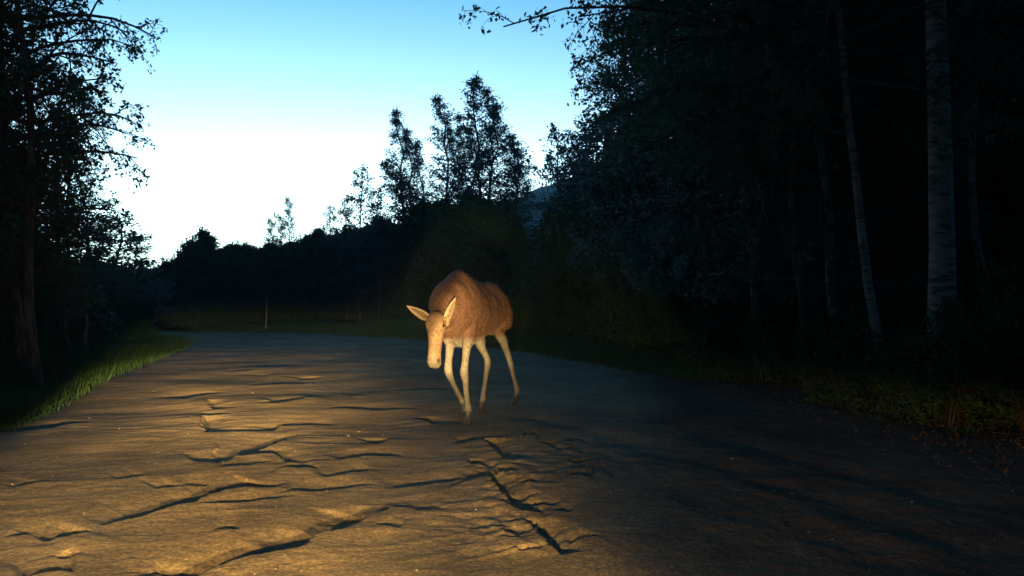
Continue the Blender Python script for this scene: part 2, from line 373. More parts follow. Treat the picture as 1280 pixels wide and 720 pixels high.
def children(rng, PT, RD, LN, per, tlo, spread, lenf, k, droop, wander, up=0, minlen=0.1):
    m, kk, _ = PT.shape; n = m*per; pi = np.repeat(np.arange(m), per)
    t = (tlo+(1-tlo)*((np.tile(np.arange(per), m)+rng.random(n))/per))*(kk-1); i0 = np.minimum(t.astype(int), kk-2); f = (t-i0)[:, None]
    st = PT[pi, i0]*(1-f)+PT[pi, i0+1]*f; tg = nrm(PT[pi, i0+1]-PT[pi, i0]); rp = rng.normal(0, 1, (n, 3)); rp = nrm(rp-(rp*tg).sum(1, keepdims=True)*tg)
    d = nrm(tg*(1-spread*0.5)+rp*spread); tt = t/(kk-1)
    ln = np.maximum(LN[pi]*lenf*(1.15-0.65*tt)*rng.uniform(0.6, 1.2, n), minlen)
    r0 = np.minimum((RD[pi, i0]*0.62), 0.02*ln+0.004)
    C = grow(rng, st, d, ln, k, droop, wander, up); rd = r0[:, None]*np.linspace(1, 0.3, k)[None]
    return C, rd, ln
def leaves(rng, PT, per, size, jit, droop=0.3, asp=0.55):
    m, kk, _ = PT.shape; n = m*per; pi = np.repeat(np.arange(m), per); t = rng.random(n)**0.8*(kk-1); i0 = np.minimum(t.astype(int), kk-2); f = (t-i0)[:, None]
    p = PT[pi, i0]*(1-f)+PT[pi, i0+1]*f+rng.normal(0, jit, (n, 3))
    ax = nrm(rng.normal(0, 1, (n, 3))+np.array([0, 0, -droop*2])); nn = rng.normal(0, 1, (n, 3)); sd = nrm(np.cross(ax, nn))
    L = (size*rng.uniform(0.6, 1.25, n))[:, None]; W = L*asp*0.5; up = nrm(np.cross(sd, ax))
    b = p; l = p+ax*L*0.42+sd*W+up*L*0.06; tip = p+ax*L; r = p+ax*L*0.42-sd*W+up*L*0.06
    V = np.stack([b, l, tip, r], 1).reshape(-1, 3); Q = np.arange(n*4).reshape(n, 4)
    return V, Q
def tree(seed, H, r0, lo, Rc, prof, nl=36, ns=6, ntw=4, lf=9, lsize=0.07, droop=0.25, up=0.0, e0=10, e1=60, mats=None, ksides=8, jit=0.05,
         lean=0.0, wob=0.03, extra=None, stems=1, flare=1.0, tlow=0.25, subl=0.5):
    """returns meshes: trunk, branches, crown"""
    rng = np.random.default_rng(seed); kt = 14; TP, TR = [], []
    for s in range(stems):
        z = np.linspace(0, H*(1 if s == 0 else rng.uniform(.7, .95)), kt)
        wx = np.cumsum(rng.normal(0, wob, kt)); wy = np.cumsum(rng.normal(0, wob, kt)); az = rng.random()*6.28; sp = (0 if stems == 1 else 0.22)
        x = wx*H/12+z*(lean+sp*np.cos(az+s*2.2)); y = wy*H/12+z*sp*np.sin(az+s*2.2); x -= x[0]; y -= y[0]
        if stems == 1: x += z/z[-1]*(lean*H-x[-1]); y -= z/z[-1]*y[-1]
        TP.append(np.stack([x+0.06*s*(stems > 1), y, z-0.15], 1)); rr = r0*(1-z/z[-1]*0.88)**0.85; rr[0] *= 1+0.45*flare; rr[1] *= 1+0.08*flare; TR.append(rr)
    TP = np.array(TP); TR = np.array(TR); tv = tubes(TP, TR, ksides)
    # limbs
    n = nl; s = rng.integers(0, stems, n); u = (np.arange(n)+rng.random(n))/n; zf = np.clip((lo+(H*0.97-lo)*u)/H, 0, 0.985)*(kt-1); i0 = zf.astype(int); f = (zf-i0)[:, None]
    st = TP[s, i0]*(1-f)+TP[s, i0+1]*f; az = np.arange(n)*2.39996+rng.random(n)*1.2; el = np.radians(e0+(e1-e0)*u+rng.normal(0, 8, n))
    d = np.stack([np.cos(az)*np.cos(el), np.sin(az)*np.cos(el), np.sin(el)], 1); ln = Rc*np.array([prof(q) for q in u])*rng.uniform(0.65, 1.12, n)+0.12
    LP = grow(rng, st, d, ln, 7, droop*0.6, 0.07, up)
    if extra is not None:
        for (a_, b_, sag) in list(extra)+[((a_[0], a_[1]+.3, a_[2]+.25), (b_[0]*.82, b_[1]+.7, b_[2]+.35), sag) for a_, b_, sag in extra]:
            a_ = np.array(a_, float); b_ = np.array(b_, float); q = np.linspace(0, 1, 7)[:, None]
            lp = a_*(1-q)+b_*q+np.array([0, 0, 1.])*sag*np.sin(q*np.pi)+rng.normal(0, 0.04, (7, 3)); LP = np.concatenate([LP, lp[None]]); ln = np.append(ln, np.linalg.norm(b_-a_)*0.7)
    LR = np.minimum(0.017*ln+0.008, r0*0.5)[:, None]*np.linspace(1, 0.3, 7)[None]
    bp = [tubes(LP, LR, 5)]
    SP, SR, SL = children(rng, LP, LR, ln, ns, tlow, 0.75, subl, 5, droop, 0.1, up)
    bp.append(tubes(SP, SR, 3))
    if ntw:
        QP, QR, QL = children(rng, SP, SR, SL, ntw, 0.15, 0.8, 0.5, 4, droop*1.4, 0.12, 0, 0.12)
        bp.append(tubes(QP, np.maximum(QR, 0.0025), 3)); lv = join([leaves(rng, QP, lf, lsize, jit), leaves(rng, SP, max(2, lf//2), lsize, jit)])
    else: lv = leaves(rng, SP, lf, lsize, jit)
    bv = join(bp); mb, mt, ml = mats
    nq = len(tv[1]); tb_ = join([tv, bv]); tm = mesh('trunk', *tb_, mb); tm.materials.append(mt)
    mi = np.zeros(len(tb_[1]), np.int32); mi[nq:] = 1; tm.polygons.foreach_set('material_index', mi)
    return (tm, mesh('crown', *lv, ml, False))
def put(name, T, loc, sc=1.0, rz=0, tilt=(0, 0), label=None, cat='tree', group=None, scz=None):
    o = empty(name, loc); o.rotation_euler = (tilt[0], tilt[1], rz); o.scale = (sc, sc, scz or sc)
    for nm, me in zip(('trunk', 'crown'), T): link(nm, me, o)
    props(o, label, cat, group); return o
egg = lambda u: (np.sin(np.pi*min(1, (0.12+0.88*u)))**0.7)*0.95+0.08
pyr = lambda u: (1-u)**0.8+0.06
cone = lambda u: (0.25+0.75*np.sin(np.pi*min(1, 0.25+u*.45))**1.2) if u < .35 else 1.02*(1-u)**.75*1.35+.06
slim = lambda u: 0.35+0.65*np.sin(np.pi*min(1, u*0.9+0.25))**0.8 if u < 0.95 else 0.25
rnd = random.Random(7)

mB = (M_birch, M_twig, M_leaf); mF = (M_bark, M_twig, M_leaf_far); mD = (M_bark, M_twig, M_leaf_dark); mFB = (M_birch, M_twig, M_leaf_far)
# slender trees seen against the sky, 60 m away
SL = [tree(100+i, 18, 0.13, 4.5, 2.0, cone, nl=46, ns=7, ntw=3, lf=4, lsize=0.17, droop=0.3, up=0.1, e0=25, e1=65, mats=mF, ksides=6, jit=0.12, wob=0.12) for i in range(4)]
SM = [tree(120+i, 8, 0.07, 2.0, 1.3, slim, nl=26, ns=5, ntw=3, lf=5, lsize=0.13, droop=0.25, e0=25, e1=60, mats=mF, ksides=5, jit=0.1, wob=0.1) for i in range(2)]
# dense young trees of the treeline
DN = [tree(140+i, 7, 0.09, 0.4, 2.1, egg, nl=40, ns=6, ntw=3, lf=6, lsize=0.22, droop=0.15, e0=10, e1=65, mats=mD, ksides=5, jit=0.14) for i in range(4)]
SH = [tree(160+i, 1.7, 0.02, 0.1, 0.9, egg, nl=22, ns=5, ntw=3, lf=6, lsize=0.09, droop=0.1, e0=15, e1=70, mats=mD, ksides=4, jit=0.04, stems=3) for i in range(3)]
# tall forest trees to the right
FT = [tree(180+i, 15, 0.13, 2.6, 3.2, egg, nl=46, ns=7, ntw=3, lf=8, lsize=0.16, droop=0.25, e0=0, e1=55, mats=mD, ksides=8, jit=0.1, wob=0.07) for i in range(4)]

def gz(x, y): return (x, y, hgt(x, y)-0.05)
def at_top(px, py, Y, href): # height a tree must have so that its tip shows at py
    x = (px-640)/FPX*Y; g = hgt(x, Y); return x, g, CAMH-(py-HZ)/FPX*Y-g

# -- the group of slender trees in the middle
mid = [ # tip x, tip y, foot x, Y, crown width scale, label
 (495,125,524,60,.62,'slender thin crowned tree, leftmost of the tall group above the moose'),
 (546,110,562,61,.70,'slender tall tree second from left in the group above the moose'),
 (572,133,574,63,.60,'slim tree with narrow crown between the two highest trees of the middle group'),
 (597,82,598,60,.82,'tallest slender tree with pointed crown in the group above the moose'),
 (622,118,613,62,.75,'slender tree just right of the tallest in the group above the moose'),
 (640,160,632,59,.72,'rightmost slender tree of the group above the moose, crown sloping right'),
 (585,150,588,66,.60,'thin tree partly hidden behind the tallest one of the middle group'),
 (522,165,540,66,.60,'thin tree filling the gap at the left end of the middle group'),
 (652,196,640,64,.4,'low slender tree at the right foot of the middle group'),
 (608,100,606,64,.75,'slender tree close behind the tallest one, showing at its right shoulder'),
 (560,150,562,64,.6,'slender tree between the second and the slim third tree of the middle group'),
 (648,175,640,66,.6,'thin pale tree filling the lower right side of the middle group'),
 (508,150,532,63,.55,'leafy slender tree just inside the left end of the middle group'),
 (476,186,536,58,.30,'spindly leaning sapling reaching left out of the middle group'),
]
for i, (tx, ty, fx, Y, ws, lb) in enumerate(mid):
    x0 = (fx-640)/FPX*Y; x1, g, h = at_top(tx, ty, Y, 18); g = hgt(x0, Y); h = CAMH-(ty-HZ)/FPX*Y-g; s = h/18
    put('slender_tree', SL[i % 4], (x0, Y, g-0.1), max(ws, .6)*1.85, rnd.random()*6, (0, 0), lb, 'tree', 'slender trees standing above the treeline', scz=s).rotation_euler = Euler((0, math.atan2(x1-x0, h), rnd.random()*0.0))
small = [(452,205,450,56,.62,'small round crowned tree left of the middle group'), (431,238,434,57,.5,'low thin tree standing just left of the small round crowned tree'),
 (412,254,413,58,.3,'tiny upright sapling on the skyline left of the small trees'), (474,228,472,55,.55,'small tree between the round crowned tree and the tall group'),
 (358,243,367,60,.24,'tallest of three spindly saplings alone on the left skyline'), (347,262,353,60,.22,'middle one of three spindly saplings on the left skyline'), (336,270,341,61,.2,'shortest of three spindly saplings on the left skyline'),
 (500,215,505,57,.6,'small tree at the left foot of the tall group'),
 (255,288,256,52,.75,'bushy tree rising above the low left treeline'), (240,300,238,52,.6,'lower bushy tree beside the one rising above the left treeline'),
 (150,262,148,34,.72,'light leafed small tree at the left edge of the sky gap'), (176,288,175,35,.6,'outermost small light leafed tree at the left of the sky gap'), (128,268,125,32,.7,'small light leafed tree under the big left crown'),
 (106,240,103,30,.75,'slim leafy tree beside the dark pyramid shaped tree'),
 (698,152,699,38,.62,'slim pale leafed tree right of the sky gap above the hill'), (717,170,716,37,.5,'shorter slim tree beside the pale leafed one right of the sky gap'), (742,140,744,36,.8,'leafy tree in front of the dark right forest edge'), (765,120,768,34,.9,'leafy tree joining the right forest at its left edge'), (728,180,730,40,.6,'small tree in front of the hill at right')]
for i, (tx, ty, fx, Y, ws, lb) in enumerate(small):
    x0 = (fx-640)/FPX*Y; x1 = (tx-640)/FPX*Y; g = hgt(x0, Y); h = CAMH-(ty-HZ)/FPX*Y-g
    if 'bushy' in lb: T, hh, wsc = DN[i % 4], 7, 1.2
    elif h > 11: T, hh, wsc = SL[i % 4], 18, 1.5
    else: T, hh, wsc = SM[i % 2], 8, 2.2; ws = max(ws, .42)
    o = put('small_tree', T, (x0, Y, g-0.1), ws*wsc, 0, (0, 0), lb, 'tree', None, scz=h/hh); o.rotation_euler = Euler((0, math.atan2(x1-x0, h), rnd.random()*0.0)) if abs(x1-x0) > .3 else Euler((0, 0, rnd.random()*6))

# -- dark treeline closing the view, as a skyline of single dense trees
sky_x = [60,90,130,180,200,230,250,270,330,400,440,500,540,600,628,645,680,695,712,740,790]
sky_y = [320,330,322,338,334,318,308,312,306,296,288,276,256,250,258,298,298,262,250,240,205]
def tl_y(px): return float(np.interp(px, [60, 200, 330, 450, 560, 640, 700, 790], [38, 50, 58, 60, 54, 44, 38, 28]))
k = 0
for row in range(3):
    px = 60+row*5
    while px < 800:
        Y = tl_y(px)+row*4+rnd.uniform(-1, 1); top = np.interp(px, sky_x, sky_y)+(0, -1, 10)[row]+rnd.choice([-9,-4,-2,0,2,4,7]); x = (px-640)/FPX*Y
        if road_sd(x, Y) < 1.6: Y += 4; x = (px-640)/FPX*Y
        g = hgt(x, Y); h = CAMH-(top-HZ)/FPX*Y-g
        if h > 1.2:
            o = put('young_tree', DN[k % 4], (x, Y, g-0.1), min(h/7, 1.05)*rnd.uniform(.85, 1.1), rnd.random()*6, (0, 0), 'dense dark young tree in the low treeline closing the view beyond the road', 'tree', 'dark young trees of the far treeline', scz=h/7)
            k += 1
        px += rnd.uniform(15, 22)
# shrubs at the foot of the treeline
for i in range(46):
    px = 70+i*16+rnd.uniform(-6, 6); Y = tl_y(px)-2.2+rnd.uniform(-.8, .8); x = (px-640)/FPX*Y
    if road_sd(x, Y) < 0.9: continue
    put('shrub', SH[i % 3], gz(x, Y), rnd.uniform(.9, 1.6), rnd.random()*6, (0, 0), 'low dark shrub at the foot of the far treeline', 'shrub', 'shrubs under the far treeline')

# -- left side: near trees
LT = [tree(200+i, 11, 0.085, 2.2, 1.85, egg, nl=64, ns=8, ntw=5, lf=8, lsize=0.075, tlow=0.08, droop=0.35, e0=10, e1=55, mats=(M_bark, M_twig, M_leaf), ksides=9, jit=0.03, wob=0.06) for i in range(2)]
LP_ = tree(210, 6.4, 0.07, 0.8, 1.7, pyr, nl=50, ns=6, ntw=4, lf=5, lsize=0.09, droop=0.2, e0=0, e1=50, mats=mF, ksides=6, jit=0.05)
def lput(T, px, Y, sc, label, group=None, lean=0.0, rz=None, name='broadleaf_tree'):
    x = (px-640)/FPX*Y; o = put(name, T, gz(x, Y), sc, rnd.random()*6 if rz is None else rz, (0, 0), label, 'tree', group)
    o.rotation_euler[1] = lean if rz == 0 else 0; return o
lput(LT[0], 52, 13.0, 1.0, 'near dark trunked tree at the left edge, right one of the twin trunks', lean=-0.07, rz=0)
lput(LT[1], 34, 13.6, 1.0, 'near dark trunked tree at the left edge, left one of the twin trunks', lean=-0.08, rz=0)
lput(LP_, 72, 21, 1.0, 'dark pyramid shaped tree behind the twin trunks at left')
lput(LT[1], 88, 17.5, .6, 'thinner leafy tree behind the twin trunks at left')
for i, (px, Y, sc) in enumerate([(-60,16,.9),(-40,22,.8),(10,24,.6),(-110,20,1),(40,30,.5),(-10,32,.6),(70,34,.5),(-90,34,1.1),(-200,26,1.1),(5,18,.42),(-40,13,.45)]):
    x = (px-640)/FPX*Y; put('forest_tree', FT[i % 4], gz(x, Y), sc*.8, rnd.random()*6, (0, 0), 'dark broadleaf tree in the woods behind the left verge', 'tree', 'trees in the left woods')
for i in range(34):
    px = rnd.uniform(-90, 130); Y = rnd.uniform(14, 27); x = (px-640)/FPX*Y-1.2
    if road_sd(x, Y) < 1.6: continue
    put('young_tree', DN[i % 4], gz(x, Y), rnd.uniform(.32, .5), rnd.random()*6, (0, 0), 'dense dark sapling in the undergrowth behind the left verge', 'tree', 'saplings behind the left verge')
for i in range(40):
    t = rnd.random(); Y = 9+t*22; e = np.interp(Y, [p[1] for p in LEFT[1:9]], [p[0] for p in LEFT[1:9]]); x = e-rnd.uniform(1.3, 3.6)
    put('shrub', SH[i % 3], gz(x, Y), rnd.uniform(.35, .8), rnd.random()*6, (0, 0), 'low leafy shrub on the grassy left bank', 'shrub', 'shrubs on the left bank')

# -- right side: the near birch, the leaning tree with the bough over the road, the dark wood
NB = tree(300, 15, 0.185, 6.6, 3.0, egg, nl=44, ns=7, ntw=4, lf=9, lsize=0.085, droop=0.45, e0=0, e1=50, mats=mB, ksides=20, jit=0.04, wob=0.02, lean=-0.012)
x, g, _ = at_top(1180, 0, 11, 1); put('birch_tree', NB, (x, 11, hgt(x, 11)-.05), 1, 0, (0, 0), 'thick pale barked birch trunk standing before the dark forest at right', 'tree')
LB = tree(301, 11.5, 0.075, 4.6, 4.3, egg, nl=54, ns=9, ntw=5, lf=9, lsize=0.085, droop=0.3, e0=-5, e1=50, mats=mB, ksides=10, jit=0.04, lean=-0.10, wob=0.04,
          extra=[((-.75, 0, 4.6), (-5.7, -1.2, 5.15), .7), ((-.8, 0, 5.3), (-5.0, -.5, 6.0), .8), ((-.6, 0, 4.2), (-4.4, .6, 4.3), .6), ((-.7, 0, 4.9), (-4.6, 1.0, 5.2), .5), ((-.5, 0, 3.9), (-3.9, 1.5, 3.7), .6), ((-.6, .2, 4.4), (-4.2, -1.2, 5.1), .6)])
x = (1108-640)/FPX*12; put('leaning_tree', LB, (x, 12, hgt(x, 12)-.05), 1, 0, (0, 0), 'thin pale trunk leaning left with long leafy boughs reaching over the road', 'tree')
RT = tree(302, 11, 0.09, 1.8, 3.0, egg, nl=50, ns=7, ntw=4, lf=8, lsize=0.11, droop=0.3, e0=0, e1=50, mats=mF, ksides=8, jit=0.06, lean=-0.06, wob=0.06)
for px, Y, sc, lb in [(905,18,1.0,'pale thin trunked tree with low leaves, leftmost trunk of the right forest'), (965,15.5,.95,'grey trunked tree with climbing leaves in the right forest'), (1060,15,.9,'brownish leaning trunk in front of the right forest'), (840,23,1.1,'leafy tree at the left corner of the right forest'), (800,28,1.05,'leafy tree at the far left end of the right forest wall')]:
    x = (px-640)/FPX*Y; put('broadleaf_tree', RT, gz(x, Y), sc, rnd.uniform(-.5, .5), (0, 0), lb, 'tree', 'trees at the front of the right forest')
M_slim = bark_mat('bark_slim', (0.17, 0.135, 0.11), (0.05, 0.04, 0.034), 0.52, (9, 9, 7))
TT = [tree(310+i, 12, 0.07, 4.8, 2.4, egg, nl=34, ns=6, ntw=3, lf=6, lsize=0.1, droop=0.3, e0=0, e1=50, mats=(M_slim, M_twig, M_leaf), ksides=8, lean=-.05-.02*i, wob=0.09) for i in range(2)]
for j, (px, Y, sc, lb) in enumerate([(885,17.6,.8,'thin pale trunk near the left corner of the right forest'), (948,15.6,1.0,'thin pale trunk left of the leaning brownish one in the right forest'), (1005,14.4,.9,'thin pale trunk midway between the leaning trees and the forest corner'), (1045,13.4,1.1,'thin leaning trunk beside the pale tree with the long boughs'), (1235,12.2,.9,'thin trunk to the right of the thick pale birch')]):
    put('shrub', SH[j % 3], gz((px-640)/FPX*(Y-.9)+.1, Y-.9), .75, j, (0, 0), 'low leafy shrub at the foot of a thin trunk in the right forest', 'shrub', 'shrubs at the feet of the thin trunks')
    x = (px-640)/FPX*Y; put('slim_tree', TT[j % 2], gz(x, Y), sc, (.2, -.3)[j % 2], (0, 0), lb, 'tree', 'thin trunks at the front of the right forest')
DS = [tree(320+i, 1.2, 0.012, 0.05, 0.6, egg, nl=20, ns=5, ntw=2, lf=6, lsize=0.05, droop=0.1, e0=15, e1=75, mats=(M_bark, M_twig, M_dry), ksides=4, jit=0.04, stems=3) for i in range(2)]
for i in range(26):
    Y = rnd.uniform(7.4, 12.5); x = 5.0+rnd.uniform(.1, 2.2)
    put('withered_shrub', DS[i % 2], gz(x, Y), rnd.uniform(.35, .6), rnd.random()*6, (0, 0), 'low withered reddish brown shrub on the dirt shoulder at right', 'shrub', 'withered shrubs on the right shoulder')
nfor = 0
for i in range(400):
    px = rnd.uniform(800, 1620); Y = rnd.uniform(15, 48); x = (px-640)/FPX*Y
    sd = road_sd(x, Y)
    if sd < 2.5 or nfor >= 70 or (px < 900 and Y < 24): continue
    put('forest_tree', FT[i % 4], gz(x, Y), rnd.uniform(.75, 1.25), rnd.random()*6, (0, 0), 'dark broadleaf tree deep in the right forest', 'tree', 'trees deep in the right forest'); nfor += 1
for i in range(60):
    px = rnd.uniform(690, 1500); Y = rnd.uniform(14, 34); x = (px-640)/FPX*Y
    if road_sd(x, Y) < 3.2: continue
    put('young_tree', DN[i % 4], gz(x, Y), rnd.uniform(.4, .8), rnd.random()*6, (0, 0), 'dense dark sapling under the trees of the right forest', 'tree', 'saplings in the right forest')
for i in range(110):
    t = rnd.random()**1.3; Y = 8+t*25; e = np.interp(Y, [8, 13.3, 18.2, 27, 38], [4.9, 4.4, 2.9, 0, -5.6]); x = e+rnd.uniform(1.5, 4.5)
    put('shrub', SH[i % 3], gz(x, Y), rnd.uniform(.55, 1.05), rnd.random()*6, (0, 0), 'low leafy shrub on the dark right verge', 'shrub', 'shrubs on the right verge')
# the wood behind: crowns that read as one mass
rng = np.random.default_rng(5)
def mass(name, n, fx, size, mat, kind='stuff'):
    p = fx(n); ax = nrm(rng.normal(0, 1, (n, 3))); sd_ = nrm(np.cross(ax, rng.normal(0, 1, (n, 3)))); L = (size*rng.uniform(.5, 1.4, n))[:, None]
    V = np.stack([p-ax*L*.5, p+sd_*L*.35, p+ax*L*.5, p-sd_*L*.35], 1).reshape(-1, 3); o = link(name, mesh(name, V, np.arange(n*4).reshape(n, 4), mat, False)); o['kind'] = kind; return o
def f_right(n):
    px = rng.uniform(770, 2300, n); Y = rng.uniform(48, 66, n)-np.clip((px-900)/60, 0, 18); x = (px-640)/FPX*Y; top = np.interp(px, [770, 860, 1000], [9, 18, 27])*(0.75+0.25*np.sin(px*.05)); return np.stack([x, Y, rng.random(n)**.9*top+2], 1)
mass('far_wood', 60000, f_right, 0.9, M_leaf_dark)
def f_left(n):
    Y = rng.uniform(30, 44, n); px = rng.uniform(-500, 40, n); x = (px-640)/FPX*Y; top = np.interp(px, [-500, -60, 40], [16, 10, 5]); return np.stack([x, Y, rng.random(n)**.9*top+.5], 1)
def f_sky_block(n):
    t = rng.random(n); sd_ = rng.integers(0, 3, n); x = np.where(sd_ == 0, rng.uniform(-14, -7.5, n), np.where(sd_ == 1, rng.uniform(7.5, 14, n), rng.uniform(-9, 9, n))); y = np.where(sd_ == 2, rng.uniform(-26, -16, n), rng.uniform(-22, 6, n)); return np.stack([x, y, rng.random(n)**.8*19+.5], 1)
mass('sky_block_leaves', 30000, f_sky_block, 1.0, M_leaf_dark)  # unseen leaf mass added behind and beside the camera to block sky light
mass('left_wood', 20000, f_left, 0.6, M_leaf_dark)

# -- thin pale stems in the verge
def stick(name, px, y0, y1, Y, r, mat, label, bend=.03):
    a_ = P(px, y0, Y); b_ = P(px+1.5, y1, Y); q = np.linspace(0, 1, 8)[:, None]; pts = a_*(1-q)+b_*q+np.array([1., 0, 0])*np.sin(q*3.1)*bend; base = np.array([a_[0], Y, hgt(a_[0], Y)])
    pts = np.concatenate([[base-[0, 0, .05]], pts]) if pts[0, 2] > base[2]+.1 else pts
    o = link(name, mesh(name, *tubes((pts-base)[None], np.linspace(r, r*.5, len(pts))[None], 6), mat), None, base); props(o, label, 'stem'); return o
stick('broken_stem', 107, 420, 394, 19, .045, M_birch, 'short pale broken birch stem standing in the left undergrowth')
stick('bare_sapling', 332, 418, 362, 47, .05, M_birch, 'thin bare pale sapling at the far bend of the road')

# ------------------------------------------------------------------ hill behind, wooded
hx = np.array([-700,-360,-250,-120,-60,0,40,90,160,300,700]); hz_ = np.array([18,20,27,33,36,44,54,70,84,95,110.])
nxh, nyh = 240, 70; HX, HY = np.meshgrid(np.linspace(-420, 560, nxh), np.linspace(0, 1, nyh))
ridge = np.interp(HX, [-420,-110,-96,-84,-72,-48,-30,0,8,20,36,70,140,560], [8,16,19.5,23,26,31,36,42,47,51,54,60,75,90])*1.0
Yh = 130+HY*190; Zh = (ridge*sstep(0, 1, HY))*1.02+2.2*fbm(HX*.05, Yh*.05, 11, 3)*HY+1.2*fbm(HX*.3, Yh*.3, 12, 2)*HY-1
Xh = HX*(Yh/320*0.4+0.6); HS_ = 1.9; Xh = Xh*HS_; Yh = Yh*HS_; Zh = 1.4+(Zh-1.4)*HS_
Vh = np.stack([Xh.ravel(), Yh.ravel(), Zh.ravel()], 1); jj, ii = np.meshgrid(np.arange(nyh-1), np.arange(nxh-1), indexing='ij'); a = (jj*nxh+ii).ravel()
m, n, o_ = new_mat('wooded_hill'); b = N(n, 'ShaderNodeBsdfPrincipled'); b.inputs['Roughness'].default_value = 1; nz = N(n, 'ShaderNodeTexNoise'); tc = N(n, 'ShaderNodeTexCoord'); nz.inputs['Scale'].default_value = .06; nz.inputs['Detail'].default_value = 8
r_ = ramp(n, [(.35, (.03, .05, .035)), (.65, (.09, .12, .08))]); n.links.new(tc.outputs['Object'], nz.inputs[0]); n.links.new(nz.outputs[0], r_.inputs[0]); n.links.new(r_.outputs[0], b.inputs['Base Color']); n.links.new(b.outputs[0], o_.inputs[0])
ho = link('hill', mesh('hill', Vh, np.stack([a, a+1, a+1+nxh, a+nxh], 1), m)); props(ho, kind='structure')
def f_hill(n_):
    c = rng.integers(0, nxh*nyh, n_//40); c = np.repeat(c, 40); p = Vh[c]+rng.normal(0, 1, (len(c), 3))*np.array([2.6, 2.6, 3.2])+np.array([0, 0, 2.5]); return p
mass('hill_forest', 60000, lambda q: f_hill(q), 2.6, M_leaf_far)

# ------------------------------------------------------------------ grass, litter, gravel
def blades(n, xs, ys, hmin, hmax, wd, lean=.35):
    z = height(xs, ys); az = rng.random(n)*6.283; hh = rng.uniform(hmin, hmax, n)*np.where((xs > 0) & (ys < 15), .5, 1)*(0.6+0.8*np.clip(.5+noise2(xs*.5, ys*.5, 66), 0, 1)); d = np.stack([np.cos(az), np.sin(az), np.zeros(n)], 1)
    p = np.stack([xs, ys, z-.01], 1); ln = rng.uniform(.1, lean*2, n)[:, None]*hh[:, None]; az2 = rng.random(n)*6.283; ld = np.stack([np.cos(az2), np.sin(az2), np.zeros(n)], 1)
    w_ = wd*rng.uniform(.6, 1.3, n)[:, None]; m_ = p+np.array([0, 0, 1.])*hh[:, None]*.6+ld*ln*.35; t_ = p+np.array([0, 0, 1.])*hh[:, None]*.95+ld*ln
    V = np.stack([p-d*w_, p+d*w_, m_+d*w_*.7, m_-d*w_*.7, t_], 1).reshape(-1, 3); b_ = np.arange(n)[:, None]*5
    return V, [b_+np.array([0, 1, 2, 3]), b_+np.array([3, 2, 4])]
def scatter(n, fn):
    X, Y = [], []
    while sum(map(len, X)) < n:
        q = rng.random(n); y = 4.5+q**1.6*46; x = rng.uniform(-1, 1, n)*(2+y*.75); s_ = road_sd(x, y); k_ = fn(x, y, s_); X.append(x[k_]); Y.append(y[k_])
    return np.concatenate(X)[:n], np.concatenate(Y)[:n]
xs_, ys_ = scatter(150000, lambda x, y, s_: (s_ > -.35+.7*rng.random(len(x))) & (s_ < 7) & ((x < 0) | (y > 15) | (s_ > .8+.8*rng.random(len(x)))) & (rng.random(len(x)) < np.exp(-np.maximum(s_, 0)/3.5)))
V_, F_ = blades(len(xs_), xs_, ys_, .10, .50, .006, .7); o = link('grass', mesh('grass', V_, F_, M_grass, False)); props(o, kind='stuff')
xs_, ys_ = scatter(15000, lambda x, y, s_: (s_ > -1.3) & (s_ < 3) & (x > 0.5) & (rng.random(len(x)) < np.exp(-np.abs(s_-.7)/.9)))
n_ = len(xs_); p_ = np.stack([xs_, ys_, height(xs_, ys_)+.012+.14*rng.random(len(xs_))**5], 1); ax_ = nrm(rng.normal(0, 1, (n_, 3))*[1, 1, .35]); sd_ = nrm(np.cross(ax_, rng.normal(0, .4, (n_, 3))+[0, 0, 1])); L_ = rng.uniform(.025, .055, n_)[:, None]
V_ = np.stack([p_, p_+ax_*L_*.5+sd_*L_*.3, p_+ax_*L_+[0, 0, .01], p_+ax_*L_*.5-sd_*L_*.3], 1).reshape(-1, 3)
o = link('leaf_litter', mesh('leaf_litter', V_, np.arange(n_*4).reshape(n_, 4), M_dry, False)); props(o, kind='stuff')
for px, Y, sc in [(1150,9.6,.62),(1185,9.3,.7),(1222,9.8,.68),(1262,9.2,.72),(1120,10.4,.6),(1200,10.2,.75),(1290,9.9,.8),(1085,11.4,.62),(1050,11.2,.5)]:
    x = (px-640)/FPX*Y; put('shrub', SH[px % 3], gz(x, Y), sc, px, (0, 0), 'low leafy shrub hiding the foot of the thick pale birch', 'shrub', 'shrubs round the foot of the birch')
# gravel
m, n, o_ = new_mat('stone'); b = N(n, 'ShaderNodeBsdfPrincipled'); b.inputs['Roughness'].default_value = .6; gi = N(n, 'ShaderNodeNewGeometry'); r_ = ramp(n, [(0, (.10, .085, .07)), (.9, (.25, .2, .15)), (1, (.4, .36, .3))]); n.links.new(gi.outputs['Random Per Island'], r_.inputs[0]); n.links.new(r_.outputs[0], b.inputs['Base Color']); n.links.new(b.outputs[0], o_.inputs[0]); M_stone = m
oc = np.array([[1, 0, 0], [-1, 0, 0], [0, 1, 0], [0, -1, 0], [0, 0, 1], [0, 0, -1]], float); of = np.array([[0, 2, 4], [2, 1, 4], [1, 3, 4], [3, 0, 4], [2, 0, 5], [1, 2, 5], [3, 1, 5], [0, 3, 5]])
n_ = 500; q = rng.random(n_); ys_ = 4+q**1.5*20; xs_ = rng.uniform(-1, 1, n_)*ys_*.7; k_ = road_sd(xs_, ys_) < .3; xs_, ys_ = xs_[k_], ys_[k_]; n_ = len(xs_); sz = rng.uniform(.003, .009, n_)*(1+rng.random(n_)**8*2.0)
V_ = (np.stack([xs_, ys_, height(xs_, ys_)+sz*.2], 1)[:, None]+oc[None]*sz[:, None, None]*rng.uniform(.6, 1.3, (n_, 6, 1))*np.array([1, 1, .6])).reshape(-1, 3)
